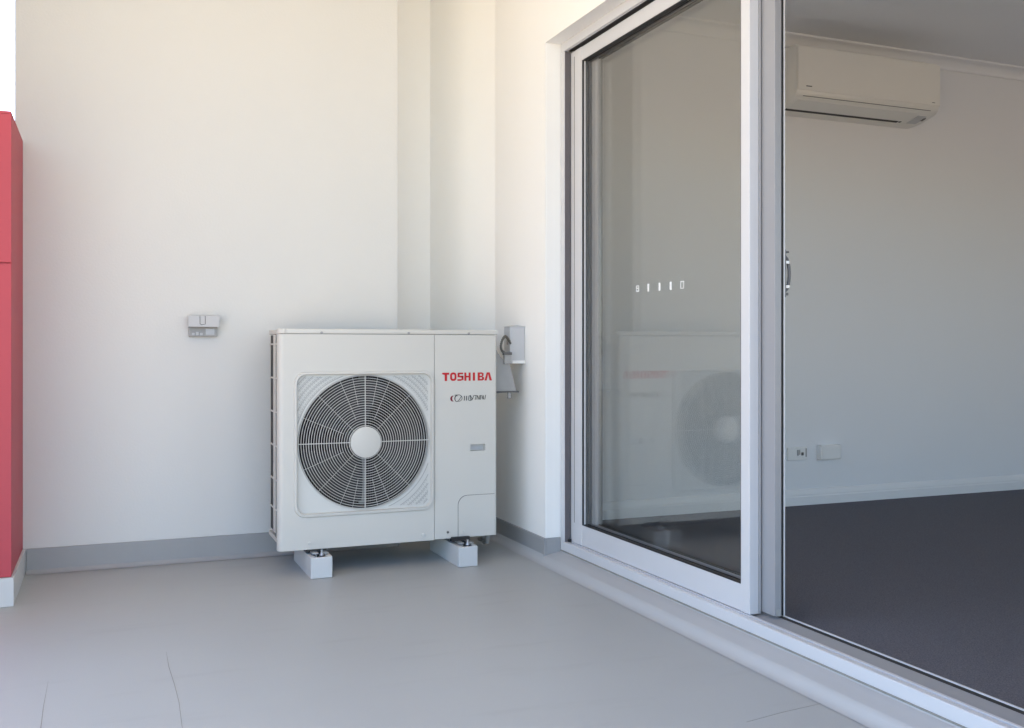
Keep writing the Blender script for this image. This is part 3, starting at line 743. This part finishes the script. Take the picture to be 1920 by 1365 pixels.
# ---------------------------------------------------------------- isolator box and conduit
t = thing('isolator_box', 'small pale grey isolator box on the bright wall right of the outdoor unit', 'switch box', (XWALL, 3.985, 0.818))
simple('box_body', M['plast'], t, (1.611, XWALL - 0.0005, 3.952, 4.022, 0.818, 0.978), bev=0.004)
bm = bmesh.new(); extrude_profile(bm, [(1.609, 0.9785), (1.645, 0.9835), (XWALL - 0.0005, 0.9795), (XWALL - 0.0005, 0.9775), (1.609, 0.9775)], 'y', 3.950, 4.024)
obj('rain_cap', bm, M['plast'], t)
simple('lower_lip', M['white'], t, (1.622, XWALL - 0.001, 3.9495, 3.9515, 0.8195, 0.832))
simple('switch_lever', M['plast2'], t, (1.6055, 1.6105, 3.968, 3.978, 0.900, 0.925), bev=0.001)
t = thing('flexible_conduit', 'short dark looped conduit hanging at the left of the isolator box', 'conduit', (1.585, 3.93, 0.84))
bm = bmesh.new()
pts = [(1.612, 3.946, 0.905), (1.596, 3.938, 0.925), (1.580, 3.930, 0.936), (1.566, 3.928, 0.918), (1.560, 3.928, 0.892), (1.566, 3.928, 0.872), (1.580, 3.928, 0.866)]
sm = []
for i in range(len(pts) - 1):
    p0, p1, p2, p3 = (Vector(pts[max(0, i - 1)]), Vector(pts[i]), Vector(pts[i + 1]), Vector(pts[min(len(pts) - 1, i + 2)]))
    for k in range(6):
        s = k / 6; sm.append(0.5 * ((2 * p1) + (p2 - p0) * s + (2 * p0 - 5 * p1 + 4 * p2 - p3) * s * s + (3 * p1 - p0 - 3 * p2 + p3) * s ** 3))
tube(bm, sm, 0.0048, 8); obj('conduit_hose', bm, M['conduit'], t, smooth=True)
bm = bmesh.new()
for k in range(3, len(sm) - 1, 2): tube(bm, [sm[k], sm[k] + (sm[k + 1] - sm[k]) * 0.5], 0.0062, 8)
cr = obj('conduit_ridges', bm, M['conduit'], t); cr['kind'] = 'stuff'
simple('gland', M['seam'], t, (1.570, 1.608, 3.918, 3.937, 0.856, 0.868), bev=0.002)
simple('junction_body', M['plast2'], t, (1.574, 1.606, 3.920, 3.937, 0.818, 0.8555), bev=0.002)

# ---------------------------------------------------------------- weatherproof outlet on the back wall
t = thing('power_outlet', 'grey weatherproof power outlet alone on the white back wall', 'outlet', (0.376, YW, 0.93))
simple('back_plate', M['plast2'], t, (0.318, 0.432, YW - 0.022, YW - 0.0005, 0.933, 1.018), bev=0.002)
bm = bmesh.new()
extrude_profile(bm, [(YW - 0.0225, 1.021), (YW - 0.050, 1.018), (YW - 0.056, 0.973), (YW - 0.0225, 0.978)], 'x', 0.314, 0.437, bev=0.0)
obj('cover', bm, M['plast'], t)
bm = bmesh.new()
rb = [(0.360, 1.0175), (0.360, 0.985), (0.366, 0.981), (0.381, 0.984), (0.381, 1.0175)]
L = [Vector((x, YW - 0.0512 - (1.018 - z) * 0.1333, z)) for x, z in rb]
tube(bm, L, 0.0011, 6); obj('switch_outline', bm, M['seam'], t)
bm = bmesh.new()
for i in range(3): box(bm, 0.330 + i * 0.016, 0.341 + i * 0.016, YW - 0.0262, YW - 0.0223, 0.938, 0.948 + 0.004 * (i % 2), bev=0.0005)
box(bm, 0.385, 0.420, YW - 0.0245, YW - 0.0223, 0.940, 0.966, bev=0.0005)
obj('socket_face', bm, M['plast'], t)

# ---------------------------------------------------------------- indoor wall unit
UX0, UX1 = 3.145, 4.072
t = thing('indoor_unit', 'long cream split air conditioner high on the room wall under the cornice', 'air conditioner', ((UX0 + UX1) / 2, YR, 2.09))
prof = [(YR - 0.0005, 2.390), (YR - 0.195, 2.390), (YR - 0.212, 2.383), (YR - 0.218, 2.368), (YR - 0.220, 2.160), (YR - 0.214, 2.136), (YR - 0.195, 2.120), (YR - 0.120, 2.098), (YR - 0.060, 2.088), (YR - 0.0005, 2.086)]
def swept(name, prof, x0, x1, m, par, inset=0.012):
    bm = bmesh.new(); cy_ = YR - 0.09; cz_ = 2.22; rows = []
    for x, s in ((x0, inset), (x0 + 0.004, inset * 0.35), (x0 + 0.014, 0), (x1 - 0.014, 0), (x1 - 0.004, inset * 0.35), (x1, inset)):
        rows.append([bm.verts.new((x, YR - 0.0005 if abs(y - (YR - 0.0005)) < 1e-6 else y + s, z + (s if z < 2.15 else (-s if z > 2.36 else 0)) * 0.8)) for y, z in prof])
    n = len(prof)
    for A, B in zip(rows, rows[1:]):
        for i in range(n): bm.faces.new((A[i], A[(i + 1) % n], B[(i + 1) % n], B[i]))
    bm.faces.new(rows[0][::-1]); bm.faces.new(rows[-1])
    return obj(name, bm, m, par, smooth=True)
ub = swept('body', prof, UX0, UX1, M['indoor'], t)
bm = bmesh.new(); box(bm, UX0 + 0.006, UX1 - 0.004, YR - 0.2245, YR - 0.2190, 2.160, 2.374, bev=0.002); obj('front_cover', bm, M['indoor'], t)
# a point on the sloping underside: s = 0 at the front edge, 1 at the wall
def under(x, s, off=0.0):
    pts = [(YR - 0.195, 2.120), (YR - 0.120, 2.098), (YR - 0.060, 2.088), (YR - 0.0005, 2.086)]
    d = s * (len(pts) - 1); i = min(int(d), len(pts) - 2); f = d - i
    return (x, pts[i][0] + (pts[i + 1][0] - pts[i][0]) * f, pts[i][1] + (pts[i + 1][1] - pts[i][1]) * f - off)
def on_under(name, x0, x1, s0, s1, off, m, n=5):
    bm = bmesh.new(); rows = []
    for k in range(n):
        s = s0 + (s1 - s0) * k / (n - 1)
        rows.append([bm.verts.new(under(x, s, o_)) for x, o_ in ((x0, off), (x1, off), (x1, -0.002), (x0, -0.002))])
    for A, B in zip(rows, rows[1:]):
        for i in range(4): bm.faces.new((A[i], A[(i + 1) % 4], B[(i + 1) % 4], B[i]))
    bm.faces.new(rows[0][::-1]); bm.faces.new(rows[-1])
    return obj(name, bm, m, t)
on_under('louvre', UX0 + 0.03, UX1 - 0.13, 0.00, 0.42, 0.0025, M['indoor'])
on_under('air_slot', UX0 + 0.03, UX1 - 0.165, 0.43, 0.56, 0.0012, M['gasket'])
on_under('rear_lip', UX0 + 0.03, UX1 - 0.05, 0.60, 0.95, 0.0020, M['indoor'])
on_under('display_window', UX1 - 0.105, UX1 - 0.045, 0.10, 0.50, 0.0030, M['plast'])
on_under('display_lamp', UX1 - 0.052, UX1 - 0.036, 0.16, 0.28, 0.0040, M['seam'])
on_under('slot_end', UX1 - 0.158, UX1 - 0.146, 0.42, 0.52, 0.0016, M['rubber'])
bm = bmesh.new(); box(bm, UX0 + 0.045, UX1 - 0.06, YR - 0.2155, YR - 0.2115, 2.1325, 2.1345); obj('panel_line', bm, M['seam'], t)
bm = bmesh.new(); box(bm, UX0 + 0.055, UX0 + 0.090, YR - 0.2252, YR - 0.2244, 2.178, 2.183); obj('print', bm, M['seam'], t)
bm = bmesh.new(); box(bm, UX1 - 0.060, UX1 - 0.040, YR - 0.2250, YR - 0.2244, 2.173, 2.176); obj('print', bm, M['seam'], t)

# ---------------------------------------------------------------- room wall sockets
t = thing('wall_socket', 'white double power socket low on the room wall, nearest the door edge', 'socket', (3.317, YR, 0.307))
simple('plate', M['white'], t, (3.256, 3.378, YR - 0.012, YR - 0.0005, 0.307, 0.373), bev=0.002)
simple('switch', M['plast2'], t, (3.312, 3.322, YR - 0.0150, YR - 0.0122, 0.330, 0.360), (3.326, 3.330, YR - 0.0150, YR - 0.0122, 0.334, 0.360))
simple('plug', M['seam'], t, (3.338, 3.352, YR - 0.0170, YR - 0.0122, 0.330, 0.346), bev=0.002)
simple('edge_strip', M['plast2'], t, (3.366, 3.372, YR - 0.0150, YR - 0.0122, 0.322, 0.366))
t = thing('blank_box', 'plain white surface mounted box on the room wall beside the double socket', 'socket', (3.512, YR, 0.304))
simple('box_body', M['white'], t, (3.448, 3.580, YR - 0.034, YR - 0.0005, 0.304, 0.380), bev=0.003)
simple('face_plate', M['white'], t, (3.455, 3.574, YR - 0.0370, YR - 0.0345, 0.309, 0.374), bev=0.001)
